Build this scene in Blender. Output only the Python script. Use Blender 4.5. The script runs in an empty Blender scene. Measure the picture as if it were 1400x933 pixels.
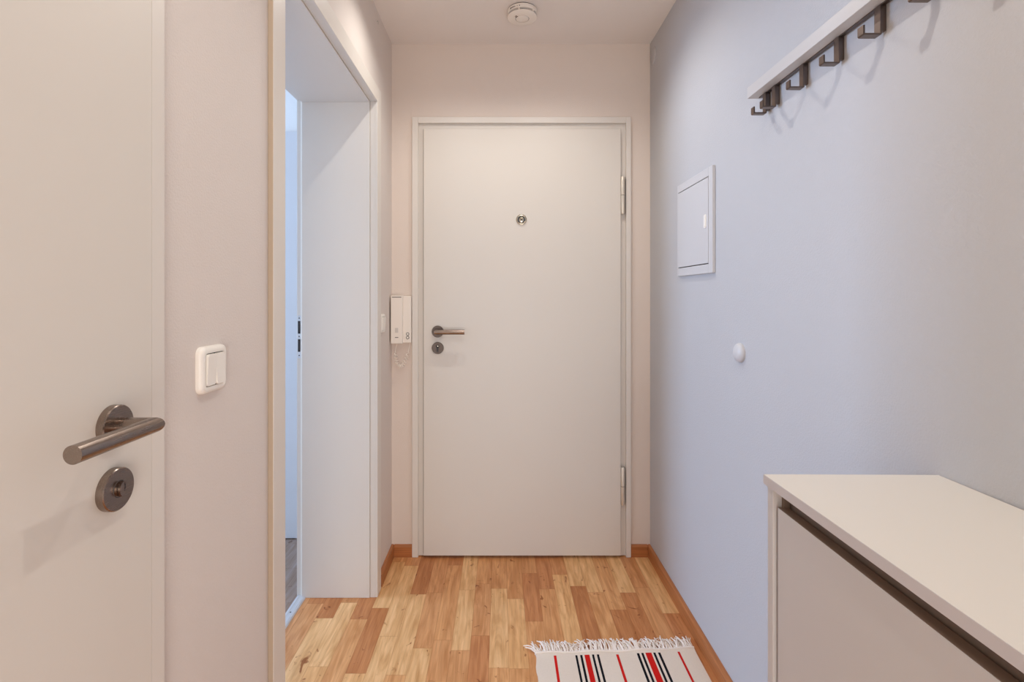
import bpy, bmesh, math, random
from mathutils import Vector, Matrix
random.seed(7)
SC = bpy.context.scene
COL = SC.collection

# ------------------------------------------------------------------ room measures
D = 2.40            # far wall
XL, XR = -0.512, 0.706
H = 2.414
EYE = 1.2276
YB = -1.30          # wall behind the photographer

# ------------------------------------------------------------------ materials
def lin(c):
    return tuple((v/255/12.92 if v/255 <= .04045 else ((v/255+.055)/1.055)**2.4) for v in c) + (1,)

def mat(name, rgb, rough=.5, metal=0.0, bump=None, spec=.5, var=0.03, vscale=6.0):
    m = bpy.data.materials.new(name); m.use_nodes = True
    nt = m.node_tree; N = nt.nodes; L = nt.links
    b = N['Principled BSDF']
    b.inputs['Roughness'].default_value = rough
    b.inputs['Metallic'].default_value = metal
    b.inputs['Specular IOR Level'].default_value = spec
    tc = N.new('ShaderNodeTexCoord')
    nz = N.new('ShaderNodeTexNoise'); nz.inputs['Scale'].default_value = vscale; nz.inputs['Detail'].default_value = 3
    L.new(tc.outputs['Object'], nz.inputs['Vector'])
    mx = N.new('ShaderNodeMixRGB'); mx.blend_type = 'MIX'
    c = lin(rgb)
    mx.inputs['Color1'].default_value = tuple(v*(1-var) for v in c[:3]) + (1,)
    mx.inputs['Color2'].default_value = tuple(min(1, v*(1+var)) for v in c[:3]) + (1,)
    L.new(nz.outputs['Fac'], mx.inputs['Fac'])
    L.new(mx.outputs['Color'], b.inputs['Base Color'])
    if bump:
        sc, st, ds = bump
        n2 = N.new('ShaderNodeTexNoise'); n2.inputs['Scale'].default_value = sc; n2.inputs['Detail'].default_value = 4
        L.new(tc.outputs['Object'], n2.inputs['Vector'])
        bp = N.new('ShaderNodeBump'); bp.inputs['Strength'].default_value = st; bp.inputs['Distance'].default_value = ds
        L.new(n2.outputs['Fac'], bp.inputs['Height']); L.new(bp.outputs['Normal'], b.inputs['Normal'])
    return m

def brushed(name, rgb, rough=.32):
    m = mat(name, rgb, rough, 1.0, var=.05, vscale=40)
    nt = m.node_tree; N = nt.nodes; L = nt.links; b = N['Principled BSDF']
    tc = N.new('ShaderNodeTexCoord'); mp = N.new('ShaderNodeMapping'); mp.inputs['Scale'].default_value = (900, 40, 900)
    nz = N.new('ShaderNodeTexNoise'); nz.inputs['Scale'].default_value = 1.0
    L.new(tc.outputs['Object'], mp.inputs['Vector']); L.new(mp.outputs['Vector'], nz.inputs['Vector'])
    mr = N.new('ShaderNodeMapRange'); mr.inputs['To Min'].default_value = rough-.08; mr.inputs['To Max'].default_value = rough+.1
    L.new(nz.outputs['Fac'], mr.inputs['Value']); L.new(mr.outputs['Result'], b.inputs['Roughness'])
    return m

def wood(name, rgb, axis):
    m = mat(name, rgb, .42)
    nt = m.node_tree; N = nt.nodes; L = nt.links; b = N['Principled BSDF']
    tc = N.new('ShaderNodeTexCoord'); mp = N.new('ShaderNodeMapping')
    s = [160, 160, 160]; s[axis] = 5
    mp.inputs['Scale'].default_value = s
    nz = N.new('ShaderNodeTexNoise'); nz.inputs['Scale'].default_value = 1; nz.inputs['Detail'].default_value = 5
    L.new(tc.outputs['Object'], mp.inputs['Vector']); L.new(mp.outputs['Vector'], nz.inputs['Vector'])
    cr = N.new('ShaderNodeValToRGB'); c = lin(rgb)
    cr.color_ramp.elements[0].position = .3; cr.color_ramp.elements[0].color = tuple(v*.78 for v in c[:3])+(1,)
    cr.color_ramp.elements[1].position = .7; cr.color_ramp.elements[1].color = tuple(v*1.18 for v in c[:3])+(1,)
    L.new(nz.outputs['Fac'], cr.inputs['Fac']); L.new(cr.outputs['Color'], b.inputs['Base Color'])
    return m

def laminate(name, tones):
    m = bpy.data.materials.new(name); m.use_nodes = True
    nt = m.node_tree; N = nt.nodes; L = nt.links; b = N['Principled BSDF']
    def math_(op, a, bb=None):
        n = N.new('ShaderNodeMath'); n.operation = op
        for i, v in enumerate((a, bb)):
            if v is None: continue
            if isinstance(v, (int, float)): n.inputs[i].default_value = v
            else: L.new(v, n.inputs[i])
        return n.outputs[0]
    tc = N.new('ShaderNodeTexCoord'); sp = N.new('ShaderNodeSeparateXYZ'); L.new(tc.outputs['Object'], sp.inputs[0])
    X, Y = sp.outputs[0], sp.outputs[1]
    u = math_('DIVIDE', math_('ADD', X, 10.013), .0665)
    col = math_('FLOOR', u)
    w1 = N.new('ShaderNodeTexWhiteNoise'); w1.noise_dimensions = '1D'; L.new(col, w1.inputs['W'])
    w2 = N.new('ShaderNodeTexWhiteNoise'); w2.noise_dimensions = '1D'; L.new(math_('ADD', col, 331.7), w2.inputs['W'])
    ln = math_('ADD', math_('MULTIPLY', w2.outputs['Value'], .20), .32)
    v = math_('ADD', math_('DIVIDE', math_('ADD', Y, 10), ln), math_('MULTIPLY', w1.outputs['Value'], 7.0))
    row = math_('FLOOR', v)
    cb = N.new('ShaderNodeCombineXYZ'); L.new(col, cb.inputs[0]); L.new(row, cb.inputs[1])
    wid = N.new('ShaderNodeTexWhiteNoise'); wid.noise_dimensions = '2D'; L.new(cb.outputs[0], wid.inputs['Vector'])
    ramp = N.new('ShaderNodeValToRGB'); ramp.color_ramp.interpolation = 'CONSTANT'
    el = ramp.color_ramp.elements
    while len(el) < len(tones): el.new(.5)
    for i, t in enumerate(tones):
        el[i].position = i/len(tones); el[i].color = lin(t)
    L.new(wid.outputs['Value'], ramp.inputs['Fac'])
    # grain, shifted per strip
    off = N.new('ShaderNodeVectorMath'); off.operation = 'MULTIPLY_ADD'
    L.new(wid.outputs['Color'], off.inputs[0]); off.inputs[1].default_value = (13, 17, 5); L.new(tc.outputs['Object'], off.inputs[2])
    def noise(scale, detail, dist=0.0):
        mp = N.new('ShaderNodeMapping'); mp.inputs['Scale'].default_value = scale; L.new(off.outputs[0], mp.inputs['Vector'])
        n = N.new('ShaderNodeTexNoise'); n.inputs['Scale'].default_value = 1; n.inputs['Detail'].default_value = detail
        n.inputs['Distortion'].default_value = dist
        L.new(mp.outputs[0], n.inputs['Vector']); return n.outputs['Fac']
    def ramp2(f, p0, p1, c0, c1):
        r = N.new('ShaderNodeValToRGB'); e = r.color_ramp.elements
        e[0].position, e[1].position = p0, p1; e[0].color = (c0,)*3+(1,) if not isinstance(c0, tuple) else c0
        e[1].color = (c1,)*3+(1,) if not isinstance(c1, tuple) else c1
        L.new(f, r.inputs['Fac']); return r.outputs['Color']
    def mul(a, bb, fac=1.0):
        mx = N.new('ShaderNodeMixRGB'); mx.blend_type = 'MULTIPLY'; mx.inputs['Fac'].default_value = fac
        L.new(a, mx.inputs['Color1']); L.new(bb, mx.inputs['Color2']); return mx.outputs['Color']
    c = ramp.outputs['Color']
    c = mul(c, ramp2(noise((90, 5, 1), 6, .6), .3, .7, (.86,.78,.68,1), (1.08,1.09,1.10,1)))
    c = mul(c, ramp2(noise((22, 3, 1), 4, 2.2), .35, .6, (.84,.74,.63,1), (1.05,1.05,1.05,1)))
    c = mul(c, ramp2(noise((420, 9, 1), 3), .3, .55, .90, 1.03))
    # small knots and dark flecks
    c = mul(c, ramp2(noise((26, 17, 1), 3, 1.4), .26, .33, (.45,.28,.17,1), (1,1,1,1)))
    # joints
    fu = math_('FRACT', u); du = math_('MINIMUM', fu, math_('SUBTRACT', 1.0, fu))
    fv = math_('FRACT', v); dv = math_('MULTIPLY', math_('MINIMUM', fv, math_('SUBTRACT', 1.0, fv)), math_('DIVIDE', ln, .0665))
    dj = math_('MINIMUM', du, dv)
    c = mul(c, ramp2(dj, .006, .026, (.80,.72,.64,1), (1,1,1,1)))
    L.new(c, b.inputs['Base Color'])
    b.inputs['Roughness'].default_value = .38
    b.inputs['Specular IOR Level'].default_value = .4
    return m

WALL  = mat('cream_wall_paint', (221,212,205), .85, bump=(260, .22, .004), spec=.2, var=.012, vscale=3)
WALLF = mat('beige_end_wall_paint', (224,212,202), .85, bump=(260, .22, .004), spec=.2, var=.012, vscale=3)
WALLS = mat('side_room_white_paint', (243,242,240), .85, bump=(260, .2, .004), spec=.2, var=.01)
WALLR = mat('dimmed_wall_paint', (190,189,190), .85, bump=(260, .22, .004), spec=.2, var=.012, vscale=3)  # right wall colour darkened to stand in for its weaker light
CEIL  = mat('ceiling_paint', (232,225,219), .9, bump=(200, .12, .003), spec=.2, var=.012)
DOORW = mat('warm_white_door_lacquer', (219,213,204), .42, spec=.35, var=.008)
TRIMW = mat('white_trim_lacquer', (221,215,207), .38, spec=.4, var=.008)
PLAST = mat('white_plastic', (240,236,228), .35, var=.01)
PLAST2= mat('warm_white_plastic', (236,228,218), .4, var=.01)
PLGREY= mat('light_grey_plastic', (206,199,192), .45, var=.01)
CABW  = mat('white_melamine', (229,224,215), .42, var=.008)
WARDM = mat('wardrobe_laminate', (217,217,219), .45, var=.008)
HATCH = mat('hatch_enamel', (200,199,200), .4, var=.008)
TAN   = mat('tan_edge', (182,164,143), .5, var=.02)
BEAM  = mat('rack_lacquer', (196,193,191), .42, var=.008)
LEAFSHADE  = mat('grey_brown_shade_line', (112,98,88), .6, var=.03)
CABE  = mat('shaded_edge', (200,196,197), .45, var=.01)
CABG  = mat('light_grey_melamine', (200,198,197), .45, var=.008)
GAPSHADE= mat('gap_shade_brown', (120,102,88), .7, var=.05)  # brown that paints the shade inside gaps
STEEL = brushed('brushed_stainless', (150,136,126), .24)
STEELD= brushed('dark_brushed_steel', (100,90,84), .36)
HOOKM = brushed('hook_steel', (120,106,98), .34)
CHROME= mat('polished_nickel', (196,188,172), .16, 1.0, var=.02)
NICK  = mat('painted_hinge', (222,214,200), .3, .35, var=.02)
ALU   = mat('aluminium', (212,214,217), .42, .45, var=.02)
BLACK = mat('black_gap', (22,18,17), .6)
DARKG = mat('dark_grey', (70,64,62), .5)
BASEB = wood('baseboard_wood_along', (174,108,60), 1)
BASEX = wood('baseboard_wood_across', (174,108,60), 0)
FLOOR = laminate('three_strip_laminate', [(208,150,100),(224,176,122),(196,134,86),(216,162,110),(208,152,102),(228,184,132),(190,128,80),(212,156,104)])
FLOORG= laminate('greyish_laminate', [(150,132,122),(170,152,140),(142,124,114),(160,142,130),(152,134,124),(172,156,144),(140,122,112),(156,138,126)])
RUGC  = mat('cream_cotton', (231,216,199), .95, bump=(900, .5, .002), spec=.1, var=.05, vscale=180)
RUGR  = mat('red_cotton', (206,34,28), .95, bump=(900, .5, .002), spec=.1, var=.08, vscale=180)
RUGK  = mat('black_cotton', (26,24,30), .95, bump=(900, .5, .002), spec=.1, var=.1, vscale=180)
FRING = mat('fringe_cotton', (240,230,220), .95, spec=.1, var=.04, vscale=200)
LENS  = mat('dark_lens', (14,12,12), .08, var=.01)

# ------------------------------------------------------------------ mesh helpers
def add_box(bm, x0, x1, y0, y1, z0, z1, bev=0.0, seg=2, mi=0):
    r = bmesh.ops.create_cube(bm, size=1)
    vs = r['verts']
    for v in vs:
        v.co = Vector(((x0+x1)/2 + v.co.x*(x1-x0), (y0+y1)/2 + v.co.y*(y1-y0), (z0+z1)/2 + v.co.z*(z1-z0)))
    fs = {f for v in vs for f in v.link_faces}
    for f in fs: f.material_index = mi
    if bev > 0:
        es = list({e for v in vs for e in v.link_edges})
        bmesh.ops.bevel(bm, geom=es, offset=bev, segments=seg, affect='EDGES', profile=.5)

def frame_mat(axis):
    a = Vector(axis).normalized()
    up = Vector((0,0,1)) if abs(a.z) < .9 else Vector((0,1,0))
    x = up.cross(a).normalized(); y = a.cross(x)
    return x, y, a

def add_lathe(bm, origin, axis, prof, n=48, mi=0):
    """prof: list of (radius, height along axis)."""
    x, y, a = frame_mat(axis); o = Vector(origin)
    rings = []
    for r, h in prof:
        if r < 1e-6: rings.append([bm.verts.new(o + a*h)])
        else: rings.append([bm.verts.new(o + a*h + (x*math.cos(2*math.pi*i/n) + y*math.sin(2*math.pi*i/n))*r) for i in range(n)])
    for p, q in zip(rings, rings[1:]):
        for i in range(n):
            j = (i+1) % n
            vs = [p[i % len(p)], p[j % len(p)], q[j % len(q)], q[i % len(q)]]
            u = []
            for v in vs:
                if v not in u: u.append(v)
            if len(u) >= 3:
                f = bm.faces.new(u); f.material_index = mi; f.smooth = True

def add_tube(bm, pts, r, n=12, mi=0, r_end=None):
    pts = [Vector(p) for p in pts]
    rings = []; prev = None
    for k, p in enumerate(pts):
        if k == 0: t = pts[1]-p
        elif k == len(pts)-1: t = p-pts[k-1]
        else: t = (pts[k+1]-p).normalized() + (p-pts[k-1]).normalized()
        t.normalize()
        if prev is None: x, y, _ = frame_mat(t)
        else:
            x = prev - t*prev.dot(t); x.normalize(); y = t.cross(x)
        prev = x
        rr = r if r_end is None else r + (r_end-r)*k/(len(pts)-1)
        s = 1.0
        if 0 < k < len(pts)-1:
            c = (pts[k+1]-p).normalized().dot((p-pts[k-1]).normalized())
            s = 1/max(.35, math.sqrt((1+c)/2))
            bis = ((pts[k+1]-p).normalized() - (p-pts[k-1]).normalized())
        ring = []
        for i in range(n):
            d = (x*math.cos(2*math.pi*i/n) + y*math.sin(2*math.pi*i/n))*rr
            if s > 1.01 and bis.length > 1e-6:
                bn = bis.normalized(); d = d + bn*d.dot(bn)*(s-1)
            ring.append(bm.verts.new(p + d))
        rings.append(ring)
    for p, q in zip(rings, rings[1:]):
        for i in range(n):
            j = (i+1) % n
            f = bm.faces.new((p[i], p[j], q[j], q[i])); f.smooth = True; f.material_index = mi
    for ring in (rings[0], rings[-1]):
        f = bm.faces.new(ring); f.material_index = mi

def add_prism(bm, pts2, plane, a0, a1, mi=0):
    """extrude a 2-D outline; plane 'xz' along y, 'yz' along x, 'xy' along z."""
    def P(p, a):
        return {'xz': (p[0], a, p[1]), 'yz': (a, p[0], p[1]), 'xy': (p[0], p[1], a)}[plane]
    A = [bm.verts.new(P(p, a0)) for p in pts2]; B = [bm.verts.new(P(p, a1)) for p in pts2]
    fs = [bm.faces.new(A), bm.faces.new(B)]
    n = len(pts2)
    for i in range(n):
        fs.append(bm.faces.new((A[i], A[(i+1) % n], B[(i+1) % n], B[i])))
    for f in fs: f.material_index = mi

def rrect(cx, cy, w, h, r, n=6):
    out = []
    for qx, qy, a0 in ((1,1,0), (-1,1,90), (-1,-1,180), (1,-1,270)):
        for i in range(n+1):
            a = math.radians(a0 + 90*i/n)
            out.append((cx + qx*(w/2-r) + r*math.cos(a), cy + qy*(h/2-r) + r*math.sin(a)))
    return out

def wloc(o):
    v = Vector((0,0,0))
    while o is not None:
        v = v + o.location; o = o.parent
    return v

def obj(name, bm, mats, parent=None, smooth_angle=None, at=None):
    """bm holds world coordinates; the object's origin goes to `at` (or its parent's)."""
    base = wloc(parent) if parent else Vector((0,0,0))
    org = Vector(at) if at is not None else base
    for v in bm.verts: v.co -= org
    bmesh.ops.recalc_face_normals(bm, faces=bm.faces)
    me = bpy.data.meshes.new(name); bm.to_mesh(me); bm.free()
    for m in (mats if isinstance(mats, (list, tuple)) else [mats]): me.materials.append(m)
    if smooth_angle:
        for p in me.polygons: p.use_smooth = True
        try: me.set_sharp_from_angle(angle=math.radians(smooth_angle))
        except Exception: pass
    else:
        if any(p.use_smooth for p in me.polygons):
            me.set_sharp_from_angle(angle=math.radians(38))
        else:
            for p in me.polygons: p.use_smooth = False
    o = bpy.data.objects.new(name, me); COL.objects.link(o)
    if parent: o.parent = parent
    o.location = org - base
    return o

def tag(o, label, cat, group=None, kind=None):
    o['label'] = label; o['category'] = cat
    if group: o['group'] = group
    if kind: o['kind'] = kind
    return o

def thing(name, loc, label, cat, group=None, kind=None):
    o = bpy.data.objects.new(name, None); COL.objects.link(o)
    o.empty_display_size = .05; o.location = loc
    return tag(o, label, cat, group, kind)

def BM(): return bmesh.new()

def boxes(*bs, bev=0.0):
    bm = BM()
    for b in bs: add_box(bm, *b, bev=bev)
    return bm

def wall_mesh(plane, d0, d1, a0, a1, z0, z1, holes):
    """slab between d0 and d1 with rectangular holes (a0,a1,z0,z1)."""
    bm = BM()
    As = sorted({a0, a1, *[h[0] for h in holes], *[h[1] for h in holes]})
    Zs = sorted({z0, z1, *[h[2] for h in holes], *[h[3] for h in holes]})
    cells = {}
    for i in range(len(As)-1):
        for k in range(len(Zs)-1):
            ca, cz = (As[i]+As[i+1])/2, (Zs[k]+Zs[k+1])/2
            cells[i, k] = not any(h[0] < ca < h[1] and h[2] < cz < h[3] for h in holes)
    cache = {}
    def V(d, a, z):
        key = (d, a, z)
        if key not in cache:
            cache[key] = bm.verts.new((d, a, z) if plane == 'x' else (a, d, z))
        return cache[key]
    for (i, k), s in cells.items():
        if not s: continue
        A, B, Z, W = As[i], As[i+1], Zs[k], Zs[k+1]
        for d in (d0, d1): bm.faces.new((V(d,A,Z), V(d,B,Z), V(d,B,W), V(d,A,W)))
        for (ni, nk), (p, q) in {(i-1,k): ((A,Z),(A,W)), (i+1,k): ((B,Z),(B,W)), (i,k-1): ((A,Z),(B,Z)), (i,k+1): ((A,W),(B,W))}.items():
            if not cells.get((ni, nk), False):
                bm.faces.new((V(d0,*p), V(d0,*q), V(d1,*q), V(d1,*p)))
    return bm

def structure(name, bm, m, label, cat, **k):
    return tag(obj(name, bm, m, **k), label, cat, kind='structure')

# ------------------------------------------------------------------ room shell
OY0, OY1, OZ = 1.187, 2.066, 2.014         # clear opening of the side doorway
WT = .305                                   # thickness of the left wall
XS = XL - WT                                # side-room face of the left wall
structure('floor', boxes((XS+.02, XR+.15, YB-.15, D+.15, -.06, 0)), FLOOR, 'honey-coloured laminate strip floor of the hallway', 'floor')
structure('ceiling', boxes((XS+.02, XR+.15, YB-.15, D+.15, H, H+.1)), CEIL, 'plain pale ceiling above the hallway', 'ceiling')
structure('wall_left', wall_mesh('x', XS, XL, YB, D, 0, H, [(OY0-.022, OY1+.022, 0, OZ+.022), (-.155, .738, 0, 2.030)]), WALL,
          'cream left wall with the open doorway and the near light switch', 'wall')
structure('wall_right', boxes((XR, XR+.15, YB, D, 0, H)), WALLR, 'pale right wall carrying the coat rack and the metering hatch', 'wall')
structure('wall_far', wall_mesh('y', D, D+.15, XL, XR, 0, H, [(-.386, .590, 0, 2.040)]), WALLF, 'cream end wall around the closed entrance door', 'wall')
structure('wall_near', wall_mesh('y', YB-.12, YB, XL-.1, XR+.1, 0, H, [(-.12, .69, 0, 2.08)]), WALL, 'cream wall at the near end of the hallway with an added opening for the fill light', 'wall')  # opening added to let the rear fill light in

# side room seen through the doorway
SX0, SY0, SY1 = -3.70, .20, 3.00
structure('floor_side_room', boxes((SX0-.1, XS+.02, SY0-.1, SY1+.1, -.06, 0)), FLOORG, 'laminate floor of the daylit side room through the doorway', 'floor')
structure('ceiling_side_room', boxes((SX0-.1, XS+.02, SY0-.1, SY1+.1, H, H+.1)), WALLS, 'ceiling of the side room', 'ceiling')
structure('wall_side_room_back', boxes((SX0, XS, 2.586, SY1+.1, 0, H)), WALLS, 'bright back wall of the side room above the white wardrobe', 'wall')
structure('wall_side_room_front', boxes((SX0, XS, SY0-.1, SY0, 0, H)), WALLS, 'front wall of the side room', 'wall')
WY0, WY1, WZ0, WZ1 = 1.52, 2.46, .70, 2.25
structure('wall_side_room_left', wall_mesh('x', SX0-.1, SX0, SY0-.1, SY1+.1, 0, H, [(WY0, WY1, WZ0, WZ1)]), WALLS, 'outer wall of the side room with the window', 'wall')
win = thing('window_1', (SX0, (WY0+WY1)/2, WZ0), 'white window of the side room letting daylight in', 'window', kind='structure')
obj('window_frame', boxes((SX0-.07, SX0-.01, WY0, WY0+.06, WZ0, WZ1), (SX0-.07, SX0-.01, WY1-.06, WY1, WZ0, WZ1),
    (SX0-.07, SX0-.01, WY0+.06, WY1-.06, WZ0, WZ0+.06), (SX0-.07, SX0-.01, WY0+.06, WY1-.06, WZ1-.06, WZ1)), TRIMW, win)
gm = bpy.data.materials.new('window_glass'); gm.use_nodes = True
gn = gm.node_tree.nodes; gl = gm.node_tree.links
gn.remove(gn['Principled BSDF'])
tr = gn.new('ShaderNodeBsdfTransparent'); gs = gn.new('ShaderNodeBsdfGlossy'); gs.inputs['Roughness'].default_value = .02
fr = gn.new('ShaderNodeFresnel'); fr.inputs['IOR'].default_value = 1.25; ms = gn.new('ShaderNodeMixShader')
gl.new(fr.outputs[0], ms.inputs[0]); gl.new(tr.outputs[0], ms.inputs[1]); gl.new(gs.outputs[0], ms.inputs[2])
gl.new(ms.outputs[0], gn['Material Output'].inputs['Surface'])
obj('pane', boxes((SX0-.045, SX0-.040, WY0+.06, WY1-.06, WZ0+.06, WZ1-.06)), gm, win)

# baseboards (rounded top edge)
BH, BT = .056, .014
def base_prof(s, w):   # from wall w, towards s
    return [(w, 0), (w+s*BT, 0), (w+s*BT, BH-.008), (w+s*BT*.75, BH-.002), (w+s*BT*.45, BH), (w, BH)]
bm = BM(); add_prism(bm, base_prof(-1, XR), 'xz', YB, D)
structure('baseboard_right', bm, BASEB, 'brown wooden baseboard along the foot of the right wall', 'baseboard')
bm = BM(); add_prism(bm, base_prof(1, XL), 'xz', OY1+.078, D)
structure('baseboard_left', bm, BASEB, 'short brown baseboard on the left wall beside the doorway casing', 'baseboard')
bm = BM(); add_prism(bm, base_prof(-1, D), 'yz', XL+BT, -.4135)
structure('baseboard_far_left', bm, BASEX, 'brown baseboard stub left of the entrance door', 'baseboard')
bm = BM(); add_prism(bm, base_prof(-1, D), 'yz', .6125, XR-BT)
structure('baseboard_far_right', bm, BASEX, 'brown baseboard stub right of the entrance door', 'baseboard')
bm = BM(); add_prism(bm, base_prof(1, XL), 'xz', .80, 1.12)
structure('baseboard_left_near', bm, BASEB, 'brown baseboard under the near light switch', 'baseboard')

# ------------------------------------------------------------------ doorway lining and casing (left wall)
CX = -.499                                    # face of the casing
lin_ = thing('trim_1', (XL, (OY0+OY1)/2, 0), 'white lining and casing of the open doorway in the left wall', 'door frame', kind='structure')
LX0, LX1 = -.806, -.530                       # lining between the rebate and the casing
def casing_boxes(x0, x1, w, rv):              # three-sided casing
    bm = BM()
    add_box(bm, x0, x1, OY0-rv-w, OY0-rv, 0, OZ+rv+w, bev=.0012)
    add_box(bm, x0, x1, OY1+rv, OY1+rv+w, 0, OZ+rv+w, bev=.0012)
    add_box(bm, x0, x1, OY0-rv, OY1+rv, OZ+rv, OZ+rv+w, bev=.0012)
    return bm
obj('casing', casing_boxes(XL+.0005, CX, .062, .004), TRIMW, lin_)
obj('casing_edge', boxes((XL+.001, CX-.0012, OY0-.004-.062-.0012, OY0-.004-.062+.0005, 0, OZ+.064)), TAN, lin_)
for nm, y0, y1 in (('jamb_lining', OY1, OY1+.021), ('jamb_lining', OY0-.021, OY0)):
    obj(nm, boxes((LX0, LX1, y0, y1, 0, OZ+.02), bev=.0015), TRIMW, lin_)
obj('head_lining', boxes((LX0, LX1, OY0-.02, OY1+.02, OZ, OZ+.021), bev=.0015), TRIMW, lin_)
# step between lining and casing, and the rebate on the side-room face
obj('stepped_edge', boxes((LX1+.0015, XL+.002, OY1+.004, OY1+.021, 0, OZ+.02), (LX1+.0015, XL+.002, OY0-.021, OY0-.004, 0, OZ+.02),
    (LX1+.0015, XL+.002, OY0-.004, OY1+.004, OZ+.004, OZ+.021)), TRIMW, lin_)
obj('door_rebate', boxes((XS-.014, LX0-.002, OY1+.012, OY1+.075, 0, OZ+.075), (XS-.014, LX0-.002, OY0-.075, OY0-.012, 0, OZ+.075),
    (XS-.014, LX0-.002, OY0-.012, OY1+.012, OZ+.012, OZ+.075), bev=.002), TRIMW, lin_)
sl = BM()
add_box(sl, LX0-.006, LX0-.0005, OY1+.006, OY1+.0125, 0, OZ+.01, bev=.001)
obj('rubber_seal', sl, PLAST, lin_)
# strike plate
SZ0, SZ1 = .972, 1.146
sp_ = obj('strike_plate', boxes((XS-.010, LX0-.007, OY1+.0095, OY1+.0125, SZ0, SZ1), bev=.001), ALU, lin_)
sp_['label'] = 'grey metal strike plate with two latch slots'
xm = (XS-.010+LX0-.007)/2
for z0, z1 in ((.999, 1.050), (1.073, 1.124)):
    obj('latch_slot', boxes((xm-.0048, xm+.0048, OY1+.0080, OY1+.0100, z0, z1)), BLACK, sp_)
    obj('latch_tongue', boxes((xm-.001, xm+.003, OY1+.0070, OY1+.0082, z0+.004, z1-.004)), DARKG, sp_)
for z in (.984, 1.0615, 1.136):
    bm = BM(); add_lathe(bm, (xm, OY1+.0096, z), (0,-1,0), [(.0026,0),(.0022,.0012),(0,.0014)], 16); obj('screw', bm, DARKG, sp_)
# threshold strip
th = thing('trim_2', (-.809, (OY0+OY1)/2, 0), 'aluminium threshold strip on the floor of the open doorway', 'threshold', kind='structure')
bm = BM(); add_prism(bm, [(-.830,.0002),(-.7895,.0002),(-.7935,.0048),(-.802,.0062),(-.806,.0050),(-.814,.0050),(-.818,.0062),(-.826,.0048)], 'xz', OY0-.010, OY1+.010)
obj('strip', bm, ALU, th)
for y in (1.30, 1.62, 1.965):
    bm = BM(); add_lathe(bm, (-.810, y, .0049), (0,0,1), [(.0032,0),(.0030,.0008),(0,.0010)], 16); obj('screw', bm, DARKG, th)

# ------------------------------------------------------------------ lever set helper
def disc(bm, o, ax, r, h, chamfer=.0012, n=48):
    add_lathe(bm, o, ax, [(0,0),(r,0),(r,h-chamfer),(r-chamfer,h),(0,h)], n)

# ------------------------------------------------------------------ entrance door
d1 = thing('door_1', (.102, D, 0), 'closed flat white entrance door with peephole at the end of the hallway', 'door', kind='structure')
FO0, FO1, FOT = -.4135, .6122, 2.0655       # outer edges of the steel frame
bm = BM()
w = .029
add_box(bm, FO0, FO0+w, D-.018, D+.06, 0.001, FOT, bev=.002)
add_box(bm, FO1-w+.006, FO1, D-.018, D+.06, 0.001, FOT, bev=.002)
add_box(bm, FO0+w, FO1-w+.006, D-.018, D+.06, FOT-w, FOT, bev=.002)
fr_ = obj('door_frame', bm, TRIMW, d1)
bm = BM()
add_box(bm, FO0+w, -.345, D-.002, D+.10, 0.004, FOT-w)
add_box(bm, .552, FO1-w+.006, D-.002, D+.10, 0.004, FOT-w)
add_box(bm, -.345, .552, D-.002, D+.10, 1.990, FOT-w)
add_box(bm, -.345, .552, D+.02, D+.10, 0.0005, .03)
# the stop lies behind the leaf's lapping edge
obj('frame_rebate', bm, TRIMW, fr_)
LY = D-.024                                   # face of the leaf
leaf = obj('door_leaf', boxes((-.3585, .5625, LY, LY+.021, .013, 2.008), (-.343, .550, LY+.02, LY+.04, .035, 1.985), bev=.0018), DOORW, d1)
obj('leaf_shadow_line', boxes((-.3622, -.3588, D-.006, D-.0015, .014, 2.0105), (.5628, .5648, D-.006, D-.0015, .014, 2.0105), (-.3588, .5628, D-.006, D-.0015, 2.0083, 2.0105)), LEAFSHADE, leaf)  # dark strips drawing the shadow line round the leaf
# lever
RX = -.2915
bm = BM(); disc(bm, (RX, LY, 1.0605), (0,-1,0), .0275, .009); r1 = obj('lever_rose', bm, STEELD, d1); r1['label'] = 'round brushed steel rose'
bm = BM(); add_tube(bm, [(RX, LY-.009, 1.0605), (RX, LY-.050, 1.0605), (-.164, LY-.050, 1.0605)], .0112, 24)
lv = obj('door_handle', bm, STEEL, d1); lv['label'] = 'straight brushed steel lever'
bm = BM(); disc(bm, (RX, LY, .9835), (0,-1,0), .0275, .009); es = obj('lock_escutcheon', bm, STEELD, d1); es['label'] = 'round steel keyhole plate'
bm = BM()
kz = .992
pts = []
for i in range(25):
    a = math.radians(-60 + 300*i/24); pts.append((RX + .0085*math.cos(a), kz + .0085*math.sin(a)))
pts += [(RX-.0045, kz-.026), (RX+.0045, kz-.026)]
add_prism(bm, pts, 'xz', LY-.0100, LY-.0085)
cy = obj('lock_cylinder', bm, DARKG, es)
bm = BM(); add_lathe(bm, (RX, LY-.0098, kz), (0,-1,0), [(.0068,0),(.0068,.0008),(0,.0012)], 24); obj('cylinder_core', bm, BLACK, es)
bm = BM(); add_lathe(bm, (RX, LY-.0108, kz+.001), (0,-1,0), [(.0034,0),(.0030,.0012),(0,.0016)], 20); obj('key_way', bm, CHROME, es)
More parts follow.
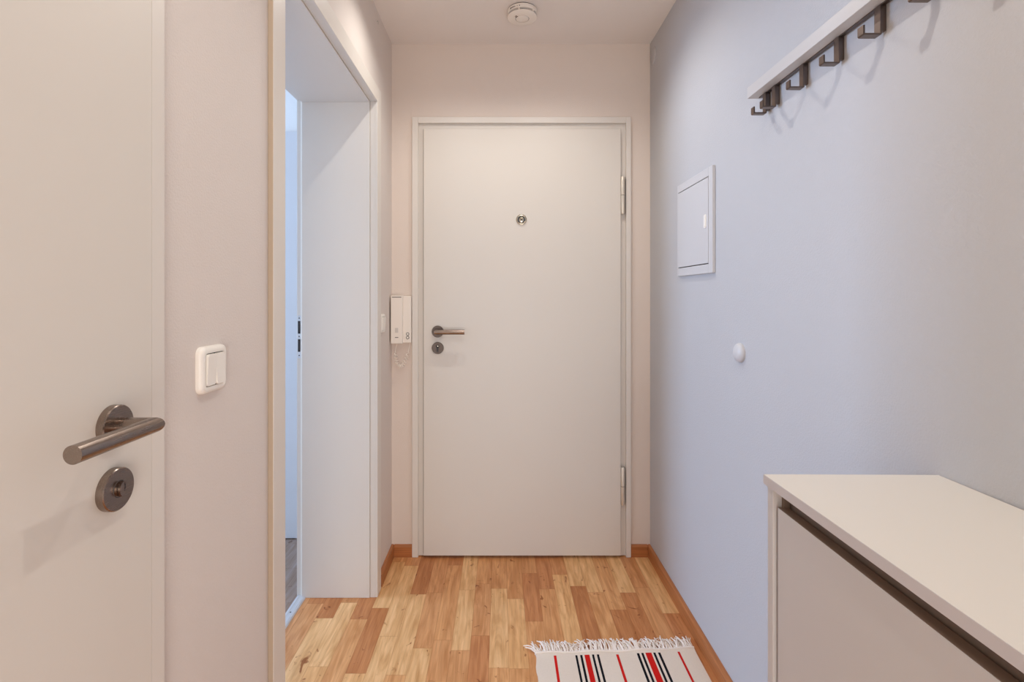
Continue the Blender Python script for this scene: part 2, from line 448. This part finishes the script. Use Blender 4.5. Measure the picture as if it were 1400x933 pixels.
# peephole
PX, PZ = .0985, 1.5824
bm = BM(); add_lathe(bm, (PX, LY, PZ), (0,-1,0), [(.0252,0),(.0252,.003),(.0235,.0055),(.0200,.0060),(.0170,.0045),(.0165,.002)], 48)
pe = obj('peephole', bm, CHROME, d1); pe['label'] = 'round nickel peephole'
bm = BM(); add_lathe(bm, (PX, LY-.0012, PZ), (0,-1,0), [(.0168,0),(.0160,.001),(.0125,.0012)], 40); obj('dark_ring', bm, BLACK, pe)
bm = BM(); add_lathe(bm, (PX, LY-.0015, PZ-.0010), (0,-1,0), [(.0128,0),(.0122,.003),(.0100,.004),(.0036,.0042)], 40); obj('cover_flap', bm, CHROME, pe)
bm = BM(); add_lathe(bm, (PX, LY-.0020, PZ-.0010), (0,-1,0), [(.0040,0),(.0034,.0040),(0,.0044)], 24); add_lathe(bm, (PX-.0062, LY-.0052, PZ+.0058), (0,-1,0), [(.0022,0),(.0020,.0008),(0,.001)], 16)
obj('lens', bm, LENS, pe)
# hinges
HX = .5722
for zb, zt in ((1.609, 1.785), (.2475, .4245)):
    zm = (zb+zt)/2
    bm = BM()
    add_lathe(bm, (HX, LY+.004, zm+.0012), (0,0,1), [(0,0),(.0088,0),(.0088,zt-zm-.0042),(.0070,zt-zm-.0012),(0,zt-zm-.0012)], 24)
    hg = obj('hinge', bm, NICK, d1)
    bm = BM(); add_lathe(bm, (HX, LY+.004, zb), (0,0,1), [(0,0),(.0070,0),(.0088,.003),(.0088,zm-zb-.0012),(0,zm-zb-.0012)], 24); obj('hinge_knuckle', bm, NICK, hg)
    bm = BM(); add_lathe(bm, (HX, LY+.004, zm-.0012), (0,0,1), [(.0094,0),(.0094,.0024)], 24); obj('hinge_washer', bm, CHROME, hg)
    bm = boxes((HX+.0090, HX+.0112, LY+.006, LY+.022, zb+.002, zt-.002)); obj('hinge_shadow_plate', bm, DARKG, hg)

# ------------------------------------------------------------------ near door in the left wall
d2 = thing('door_2', (XL, .30, 0), 'flat white door at the left edge with a steel lever and turn knob', 'door', kind='structure')
DX = -.500                                    # face of the leaf
bm = BM()
add_box(bm, XL-.06, DX-.0005, .7315, .759, 0.001, 2.055, bev=.0006)
add_box(bm, XL-.06, DX-.008, -.178, -.150, 0.001, 2.055, bev=.0006)
add_box(bm, XL-.06, DX-.008, -.150, .727, 2.0, 2.055, bev=.0006)
fb = obj('door_frame', bm, TRIMW, d2)
bm = boxes((XL-.10, XL-.045, .700, .7375, 0.001, 2.029), (XL-.10, XL-.045, -.154, -.120, 0.001, 2.029), (XL-.10, XL-.045, -.12, .70, 1.97, 2.029), (XL-.10, XL-.045, -.12, .70, 0.001, .03))
obj('door_stop', bm, TRIMW, fb)
obj('door_leaf', boxes((DX-.014, DX, -.145, .731, .010, 2.008), (DX-.05, DX-.013, -.13, .716, .012, 1.99), bev=.0015), DOORW, d2)
HYc, HZ = .655, 1.0605
bm = BM(); disc(bm, (DX, HYc, HZ), (1,0,0), .0265, .0100, n=64); q = obj('lever_rose', bm, STEEL, d2); q['label'] = 'round brushed steel rose'
bm = BM(); add_tube(bm, [(DX+.010, HYc, HZ), (DX+.052, HYc, HZ), (DX+.052, .533, HZ)], .0102, 40)
q = obj('door_handle', bm, STEEL, d2); q['label'] = 'mitred brushed steel lever bar'
bm = BM(); disc(bm, (DX, HYc, .9785), (1,0,0), .0272, .0100, n=64); es = obj('turn_rose', bm, STEEL, d2); es['label'] = 'round steel plate with a small turn knob'
bm = BM(); add_lathe(bm, (DX+.0098, HYc, .9790), (1,0,0), [(.0112,0),(.0108,.0006),(.0098,.0006)], 40); obj('knob_ring', bm, DARKG, es)
# the knob: a half round and a slotted other half
bm = BM()
hp = [(HYc+.001 + .0085*math.cos(math.radians(90+180*i/16))*.9, .9790 + .0098*math.sin(math.radians(90+180*i/16))) for i in range(17)]
add_prism(bm, hp, 'yz', DX+.0098, DX+.0158); obj('turn_knob', bm, STEEL, es)
bm = boxes((DX+.0098, DX+.0108, HYc+.0012, HYc+.0052, .9700, .9885)); obj('knob_slot', bm, BLACK, es)

# ------------------------------------------------------------------ light switches
def switch(y, z, label, double):
    s = .081
    t = thing('light_switch', (XL, y, z), label, 'light switch', 'white light switches on the left wall')
    bm = BM()
    n = 10
    def ring(w, r, x): return [bm.verts.new((x, p[0], p[1])) for p in rrect(y, z, w, w, r, n)]
    rings = [ring(s, .013, XL), ring(s, .013, XL+.0045), ring(s-.003, .012, XL+.0085), ring(s-.010, .010, XL+.0108), ring(s-.0185, .0065, XL+.0112), ring(.0575, .005, XL+.0105), ring(.0572, .005, XL+.004)]
    m = len(rings[0])
    for a, b in zip(rings, rings[1:]):
        for i in range(m): bm.faces.new((a[i], a[(i+1)%m], b[(i+1)%m], b[i]))
    bm.faces.new(rings[-1])
    obj('cover_frame', bm, PLAST, t, smooth_angle=60)
    bm = BM(); add_prism(bm, rrect(y, z, .0566, .0566, .0045), 'yz', XL+.0045, XL+.0085); obj('rocker_gap', bm, BLACK, t)
    def rocker(y0, y1, tilt):
        bm = BM(); hh = .0272
        add_prism(bm, rrect((y0+y1)/2, z, y1-y0, 2*hh, .0035), 'yz', XL+.006, XL+.0135)
        for v in bm.verts:
            if v.co.x > XL+.01: v.co.x += tilt*(v.co.z-z)/hh; 
        es_ = [e for e in bm.edges if all(v.co.x > XL+.010 for v in e.verts)]
        bmesh.ops.bevel(bm, geom=es_, offset=.0012, segments=2, affect='EDGES')
        return obj('rocker', bm, PLAST, t, smooth_angle=40)
    if double:
        rocker(y-.0270, y-.0002, .0012); rocker(y+.0002, y+.0270, -.0010)
    else:
        rocker(y-.0270, y+.0270, .0012)
    return t
switch(.8955, 1.0995, 'white double rocker light switch beside the near door', True)
switch(2.186, 1.108, 'small-looking white light switch beside the intercom', False)

# ------------------------------------------------------------------ intercom handset
ic = thing('intercom', (-.466, D, 1.11), 'off-white wall intercom handset left of the entrance door', 'intercom')
IX0, IXm, IX1, IZ0, IZ1 = -.505, -.4515, -.4155, 1.006, 1.228
bm = BM(); add_box(bm, IX0+.006, IX1, D-.032, D, IZ0+.002, IZ1-.002, bev=.0025); obj('base', bm, PLAST2, ic)
hs = obj('handset', boxes((IX0, IXm, D-.056, D-.027, IZ0, IZ1), bev=.003), PLAST2, ic)
obj('handset_gap_strip', boxes((IX0+.002, IX0+.0060, D-.030, D-.004, IZ0+.006, IZ1-.006)), GAPSHADE, ic)  # brown strip painting the dark side gap behind the handset
obj('earpiece_slit', boxes((IX0+.006, IXm-.004, D-.0568, D-.0555, IZ1-.0085, IZ1-.0058)), DARKG, hs)
obj('grey_button', boxes((-.4845, -.4705, D-.0575, D-.0555, 1.057, 1.079), bev=.0006), PLGREY, hs)
obj('microphone_slit', boxes((-.4850, -.4695, D-.0566, D-.0555, 1.0335, 1.0365)), DARKG, hs)
for z in (1.049, 1.0325):
    bm = BM(); add_lathe(bm, (-.4310, D-.032, z), (0,-1,0), [(.0075,0),(.0075,.0012),(.0050,.0014),(.0050,.0008)], 24); bt = obj('call_button', bm, DARKG, ic)
    bm = BM(); add_lathe(bm, (-.4310, D-.032, z), (0,-1,0), [(.0051,0),(.0047,.0022),(0,.0026)], 24); obj('button_cap', bm, PLAST, bt)
# coiled cord
P0, P1 = Vector((-.478, D-.042, IZ0)), Vector((-.424, D-.018, IZ0))
def U(t):
    a = Vector((-.478, D-.042, IZ0)); bz = [a, Vector((-.503, D-.040, IZ0-.05)), Vector((-.472, D-.034, IZ0-.195)), Vector((-.432, D-.024, IZ0-.085)), P1]
    pts = bz[:]
    while len(pts) > 1: pts = [p.lerp(q, t) for p, q in zip(pts, pts[1:])]
    return pts[0]
path = []
turns, n = 19, 19*14
for i in range(n+1):
    t = i/n; c = U(t); tg = (U(min(1, t+.01))-U(max(0, t-.01))).normalized()
    side = tg.cross(Vector((0,1,0))).normalized(); up2 = Vector((0,1,0))
    k = min(1, max(0, (t-.16)/.04)) * min(1, max(0, (.88-t)/.04))
    a = 2*math.pi*turns*t
    path.append(c + (side*math.cos(a) + up2*math.sin(a))*.0072*k)
bm = BM(); add_tube(bm, path, .0021, 7); obj('coiled_cord', bm, PLAST2, ic)

# ------------------------------------------------------------------ smoke detector
SXc, SYc = .091, 2.113
sd = thing('smoke_detector', (SXc, SYc, H), 'round white smoke detector on the ceiling before the entrance door', 'smoke detector')
o = (SXc, SYc, H); ax = (0,0,-1)
bm = BM(); add_lathe(bm, o, ax, [(0,0),(.0575,0),(.0575,.004)], 64); obj('shaded_mounting_ring', bm, BLACK, sd)  # black to draw the shadow line against the ceiling
bm = BM(); add_lathe(bm, o, ax, [(0,.0035),(.0600,.0035),(.0612,.005),(.0612,.0205),(.0600,.0215),(0,.0215)], 64); obj('housing', bm, PLAST2, sd)
bm = BM(); add_lathe(bm, o, ax, [(0,.0215),(.0560,.0215),(.0560,.0285),(0,.0285)], 64)
vg = obj('vent_core', bm, BLACK, sd)
bm = BM(); add_lathe(bm, o, ax, [(.0555,.0238),(.0602,.0240),(.0602,.0258),(.0555,.0260)], 64); obj('vent_ring', bm, PLGREY, vg)
for a in range(0, 360, 60):
    ca, sa = math.cos(math.radians(a+75)), math.sin(math.radians(a+75))
    bm = BM(); add_box(bm, -.0025, .0025, -.003, .003, -.0290, -.0210)
    bmesh.ops.transform(bm, matrix=Matrix.Translation((SXc+.0585*ca, SYc+.0585*sa, H)) @ Matrix.Rotation(math.radians(a+75), 4, 'Z'), verts=bm.verts)
    obj('vent_rib', bm, PLAST2, vg)
bm = BM(); add_lathe(bm, o, ax, [(0,.0285),(.0598,.0285),(.0612,.0300),(.0600,.0335),(.0540,.0362),(.0300,.0372),(.0286,.0372),(.0286,.0352),(0,.0352)], 64)
cv = obj('cover', bm, PLAST2, sd)
bm = BM(); add_lathe(bm, o, ax, [(0,.0354),(.0268,.0354),(.0268,.0370),(.0255,.0380),(0,.0382)], 64); obj('test_button', bm, PLAST2, cv)
bm = BM(); add_lathe(bm, o, ax, [(.0268,.0354),(.0286,.0355)], 64); obj('button_gap', bm, DARKG, cv)
# faint printed marks: a short line of tiny characters on the housing and a test mark beside the button
bm = BM()
for a, h_, w_ in ((218,.0055,.0030),(224,.0030,.0016),(228,.0032,.0018),(232,.0030,.0016),(236,.0032,.0018),(240,.0022,.0012),(248,.0020,.0016),(257,.0034,.0016)):
    b2 = BM(); add_box(b2, .0606, .0616, -w_, w_, -.0120-h_/2-.002, -.0120+h_/2-.002)
    bmesh.ops.transform(b2, matrix=Matrix.Translation(o) @ Matrix.Rotation(math.radians(a), 4, 'Z'), verts=b2.verts)
    me = bpy.data.meshes.new('t'); b2.to_mesh(me); b2.free(); bm.from_mesh(me); bpy.data.meshes.remove(me)
obj('printed_text', bm, DARKG, sd)
bm = BM()
for dx, dy, rot, l in ((-.0225,-.0215,40,.013),(-.0265,-.0165,40,.010),(-.0245,-.0150,-50,.012)):
    b2 = BM(); add_box(b2, -l/2, l/2, -.0013, .0013, -.0378, -.0366)
    bmesh.ops.transform(b2, matrix=Matrix.Translation((SXc+dx, SYc+dy, H)) @ Matrix.Rotation(math.radians(rot), 4, 'Z'), verts=b2.verts)
    me = bpy.data.meshes.new('t'); b2.to_mesh(me); b2.free(); bm.from_mesh(me); bpy.data.meshes.remove(me)
obj('test_mark', bm, DARKG, sd)

# ------------------------------------------------------------------ right-wall fittings
FX = XR-.011
fb_ = thing('fuse_box_hatch', (XR, 1.834, 1.48), 'square white fuse box hatch with a small latch on the right wall', 'fuse box')
y0, y1, z0, z1 = 1.669, 1.999, 1.303, 1.657
dy0, dy1, dz0, dz1 = 1.701, 1.989, 1.334, 1.628
bm = BM()
add_box(bm, FX, XR, y0, dy0, z0, z1, bev=.0015); add_box(bm, FX, XR, dy1, y1, z0, z1, bev=.0015)
add_box(bm, FX, XR, dy0, dy1, z0, dz0, bev=.0015); add_box(bm, FX, XR, dy0, dy1, dz1, z1, bev=.0015)
obj('hatch_frame', bm, HATCH, fb_)
obj('hatch_gap', boxes((XR-.004, XR-.001, dy0, dy1, dz0, dz1)), BLACK, fb_)
hd = obj('hatch_door', boxes((FX-.0005, XR-.004, dy0+.0022, dy1-.001, dz0+.0030, dz1-.0030), bev=.001), HATCH, fb_)
bm = BM(); add_prism(bm, rrect(1.726, 1.480, .020, .046, .006), 'yz', FX-.0022, FX-.0004); lt = obj('latch', bm, PLAST, hd)
bm = BM(); add_prism(bm, rrect(1.7225, 1.481, .009, .038, .003), 'yz', FX-.0046, FX-.0020); obj('latch_grip', bm, PLAST, lt)

bm = BM(); add_lathe(bm, (XR, 1.494, 1.0600), (-1,0,0), [(.0285,0),(.0285,.004)] + [(.0285*math.cos(math.radians(a)), .004+.0150*math.sin(math.radians(a))) for a in range(8, 90, 8)] + [(0,.019)], 48)
tag(obj('wall_bumper', bm, HATCH, at=(XR, 1.494, 1.06)), 'domed white door bumper knob on the right wall below the fuse box', 'door bumper')
bm = BM(); add_lathe(bm, (XR, 2.345, 2.333), (-1,0,0), [(.0385,0),(.0385,.003),(.0370,.0042),(0,.0048)], 48)
tag(obj('blank_cover', bm, WALLR, at=(XR, 2.345, 2.333)), 'round painted-over blank cover high in the far right corner', 'cover plate')
bm = BM(); add_lathe(bm, (XL, 2.109, 2.365), (1,0,0), [(.0022,0),(.0022,.006),(.0042,.006),(.0042,.0075),(0,.008)], 16)
add_tube(bm, [(XL+.006, 2.109, 2.366), (XL+.006, 2.109, 2.352)], .0016, 8)
tag(obj('wall_nail', bm, PLGREY, at=(XL, 2.109, 2.365)), 'tiny nail high on the left wall near the ceiling', 'nail')

# ------------------------------------------------------------------ coat rack
cr = thing('coat_rack', (XR, .90, 1.776), 'white wall-mounted coat rack bar with a row of steel hooks', 'coat rack')
RB, RT_, RXF, RY0, RY1 = 1.7605, 1.7895, .6680, .46, 1.378
obj('beam', boxes((RXF, XR, RY0, RY1, RB, RT_), bev=.0008), BEAM, cr)
obj('hook_rail', boxes((XR-.012, XR-.004, RY0+.01, RY1-.012, RB-.0028, RB)), HOOKM, cr)
def hook_bm(y):
    w2, t = .0075, .0032
    xs = XR-.0145                              # stem face
    za, zt = 1.703, 1.721                      # arm underside, tip top
    xt = .6605
    bm = BM()
    out = [(xs, RB-.002), (xs+t, RB-.002), (xs+t, za+.002), (xs+t-.002, za), (xt+.002, za), (xt, za+.002), (xt, zt), (xt+t, zt), (xt+t, za+t), (xs, za+t)]
    add_prism(bm, out, 'xz', y-w2, y+w2)
    return bm
first = None
for y in (1.334, 1.289, 1.170, 1.048, .934, .818, .702):
    if first is None:
        first = obj('hook', hook_bm(y), HOOKM, cr, at=(XR, y, RB)); y_first = y
        plug = obj('hook_foot', boxes((XR-.0113, XR-.0005, y-.0042, y+.0042, 1.7120, RB), bev=.001), HOOKM, first)
    else:
        c = first.copy(); COL.objects.link(c); c.parent = cr; c.location = first.location + Vector((0, y-y_first, 0))
        p = plug.copy(); COL.objects.link(p); p.parent = c

# ------------------------------------------------------------------ shoe cabinet
sc_ = thing('shoe_cabinet', (XR-.001, .819, 0), 'tall narrow white shoe cabinet with a grey front against the right wall', 'shoe cabinet')
bx, by = XR-.001, .819
ZT = .9392; TT = .0150
Xf = .4250
LEN = .76
tp_ = obj('top', boxes((Xf+.0008, bx, by-LEN, by, ZT-TT, ZT), bev=.0006), [CABW], sc_)
obj('shaded_edge', boxes((Xf, Xf+.0008, by-LEN, by, ZT-TT, ZT-.0004)), CABE, tp_)  # front edge strip in cool grey, its shade put into the colour
Xp = .4300
for ya in (by-.0195, by-LEN+.0035):
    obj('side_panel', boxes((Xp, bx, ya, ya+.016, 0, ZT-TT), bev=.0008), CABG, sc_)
obj('back_panel', boxes((bx-.006, bx, by-LEN+.02, by-.020, .06, ZT-TT)), CABW, sc_)
obj('bottom_panel', boxes((Xp+.02, bx-.006, by-LEN+.02, by-.020, .06, .076)), CABW, sc_)
obj('plinth', boxes((Xp+.03, Xp+.046, by-LEN+.02, by-.020, 0, .06)), CABG, sc_)
obj('top_rail', boxes((Xp+.024, Xp+.040, by-LEN+.02, by-.020, .800, ZT-TT)), GAPSHADE, sc_)  # rail coloured brown as the shade under the top
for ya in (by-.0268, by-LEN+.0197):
    obj('shadow_gap', boxes((.4440, .4530, ya, ya+.0071, .064, ZT-TT)), GAPSHADE, sc_)  # brown strips painting the shade between panel and door
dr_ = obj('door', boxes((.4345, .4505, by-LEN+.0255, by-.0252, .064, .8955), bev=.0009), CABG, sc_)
obj('shaded_top_edge', boxes((.4352, .4505, by-LEN+.0258, by-.0255, .8952, .8962)), GAPSHADE, dr_)  # brown strip painting the shade on the door's top edge
sc_.rotation_euler.z = math.radians(-.7)

# ------------------------------------------------------------------ rug
rug = thing('rug', (.40, 1.40, 0), 'cream cotton rug with red and black stripes and a white fringe', 'rug')
us = [(0,'c'),(.112,'r'),(.128,'c'),(.245,'k'),(.258,'c'),(.275,'k'),(.289,'c'),(.302,'r'),(.333,'c'),(.349,'k'),(.362,'c'),(.379,'k'),(.393,'c'),
      (.499,'r'),(.515,'c'),(.629,'k'),(.644,'c'),(.657,'k'),(.671,'c'),(.683,'r'),(.721,'c'),(.732,'k'),(.746,'c'),(.762,'k'),(.777,'c'),(.885,'r'),(.899,'c')]
ub = [u for u, _ in us] + [1.0]
ucol = [c for _, c in us]
xs = []
for i in range(len(ub)-1):
    k = 3 if ub[i+1]-ub[i] > .05 else 1
    for j in range(k): xs.append((ub[i] + (ub[i+1]-ub[i])*j/k, ucol[i]))
uu = [u for u, _ in xs] + [1.0]; uc = [c for _, c in xs]
ROWS = 40; YN = .93
TL, TR = Vector((.1195, 1.735)), Vector((.6700, 1.7600)); BL, BR = Vector((.1150, YN)), Vector((.6680, YN+.02))
def rug_pt(u, v):
    p = TL.lerp(TR, u).lerp(BL.lerp(BR, u), v)
    if u < .02: p.x += .0022*math.sin(v*57) + .0012*math.sin(v*131)
    z = .0052 + .0010*math.sin(u*9+v*6) + (.004*max(0, 1-abs(v)/.03)*(.5+.5*math.sin(u*21)) if v < .03 else 0)
    return Vector((p.x, p.y, z))
vs_ = [0, .016, .024] + [.024 + (1-.024-.02)*i/ROWS for i in range(1, ROWS+1)] + [1.0]
bm = BM()
g = [[bm.verts.new(rug_pt(u, v)) for u in uu] for v in vs_]
gb = [[bm.verts.new((q.co.x, q.co.y, .0008)) for q in r] for r in g]
for i in range(len(vs_)-1):
    for j in range(len(uu)-1):
        f = bm.faces.new((g[i][j], g[i][j+1], g[i+1][j+1], g[i+1][j]))
        plain = i < 1 or i >= len(vs_)-2
        f.material_index = 0 if plain else {'c':0,'r':1,'k':2}[uc[j]]
        f.smooth = True
        bm.faces.new((gb[i][j], gb[i+1][j], gb[i+1][j+1], gb[i][j+1]))
nr, nc = len(vs_)-1, len(uu)-1
for j in range(nc):
    for r in (0, nr): bm.faces.new((g[r][j], g[r][j+1], gb[r][j+1], gb[r][j]))
for i in range(nr):
    for c in (0, nc): bm.faces.new((g[i][c], g[i+1][c], gb[i+1][c], gb[i][c]))
obj('woven_mat', bm, [RUGC, RUGR, RUGK], rug)
def fringe(v, s):
    bm = BM(); n = 240
    for k in range(n):
        u = (k+.5*random.random())/n
        p = rug_pt(u, v); p.z = .004
        d = Vector((random.gauss(-.10, .30), s*1.0, 0))
        if u < .06 and s > 0: d.x -= (.06-u)*26*random.random()
        d.normalize()
        l = random.uniform(.040, .060); bend = random.gauss(0, .012)
        side = Vector((-d.y, d.x, 0))
        lift = random.uniform(.0, .016)
        pts = []
        for i in range(6):
            t = i/5
            q = p + d*l*t + side*bend*t*t
            q.z = .003 + lift*math.sin(t*math.pi*.8) + random.uniform(0, .002)
            pts.append(q)
        add_tube(bm, pts, .0025, 5, r_end=.0016)
    # cord the tassels are knotted to
    add_tube(bm, [rug_pt(u/30, v)+Vector((0, s*.002, .0005)) for u in range(31)], .0034, 6)
    return bm
f1 = obj('fringe', fringe(0, 1), FRING, rug); f1['kind'] = 'stuff'

# ------------------------------------------------------------------ wardrobe in the side room
wd = thing('wardrobe', (-1.35, 2.586, 0), 'tall white built-in wardrobe glimpsed through the open doorway', 'wardrobe')
obj('surround', boxes((-1.83, -.885, 2.574, 2.5858, 0.001, 2.052), bev=.001), CABG, wd)
for x0_, x1_ in ((-1.815, -1.3605), (-1.3575, -.90)):
    obj('door', boxes((x0_, x1_, 2.562, 2.5735, .006, 2.056), bev=.0015), WARDM, wd)

# ------------------------------------------------------------------ light
def spot(name, x, y, e, col, cone):
    l = bpy.data.lights.new(name, 'SPOT'); l.energy = e; l.color = col; l.shadow_soft_size = .014
    l.spot_size = math.radians(cone); l.spot_blend = .8
    o = bpy.data.objects.new(name, l); COL.objects.link(o); o.location = (x, y, H-.03)
WARM = (1.0, .96, .90)
for x, y, e, a in ((.22, .52, 14, 148), (-.30, .56, 8, 148), (-.22, 1.82, 10.5, 147), (.22, 1.82, 13, 148), (.0, -.75, 5, 148)):
    spot('ceiling_spot', x, y, e, WARM, a)
al = bpy.data.lights.new('daylight', 'AREA'); al.shape = 'RECTANGLE'; al.size = WZ1-WZ0; al.size_y = WY1-WY0
al.energy = 124; al.color = (.47, .67, 1.0)
ao = bpy.data.objects.new('daylight', al); COL.objects.link(ao)
ao.location = (SX0-.16, (WY0+WY1)/2, (WZ0+WZ1)/2); ao.rotation_euler = (0, math.radians(-90), 0)
rl = bpy.data.lights.new('rear_fill_light', 'AREA'); rl.shape = 'RECTANGLE'; rl.size = .80; rl.size_y = 1.35  # added fill light behind the camera, brightens the lower walls
rl.energy = 27; rl.color = (1.0, .95, .89)
ro = bpy.data.objects.new('rear_fill_light', rl); COL.objects.link(ro)
ro.location = (.285, YB-.14, .70); ro.rotation_euler = (math.radians(90), 0, 0)
W = bpy.data.worlds.new('sky'); SC.world = W; W.use_nodes = True
bg = W.node_tree.nodes['Background']; bg.inputs['Color'].default_value = (.55, .72, 1, 1); bg.inputs['Strength'].default_value = .6

# ------------------------------------------------------------------ camera
cam = bpy.data.cameras.new('camera'); cam.sensor_width = 36; cam.lens = 290*D*36/1400
cam.shift_x = (700-684)/1400; cam.shift_y = -(466.5-404.5)/1400; cam.clip_start = .02
co = bpy.data.objects.new('camera', cam); COL.objects.link(co)
co.location = (0, 0, EYE); co.rotation_euler = (math.radians(90), 0, 0)
SC.camera = co

SC.view_settings.view_transform = 'Standard'; SC.view_settings.look = 'None'
SC.view_settings.exposure = 0.0; SC.view_settings.gamma = 1.0; SC.view_settings.use_curve_mapping = False
SC.cycles.max_bounces = 12; SC.cycles.diffuse_bounces = 8
SC.cycles.use_denoising = True
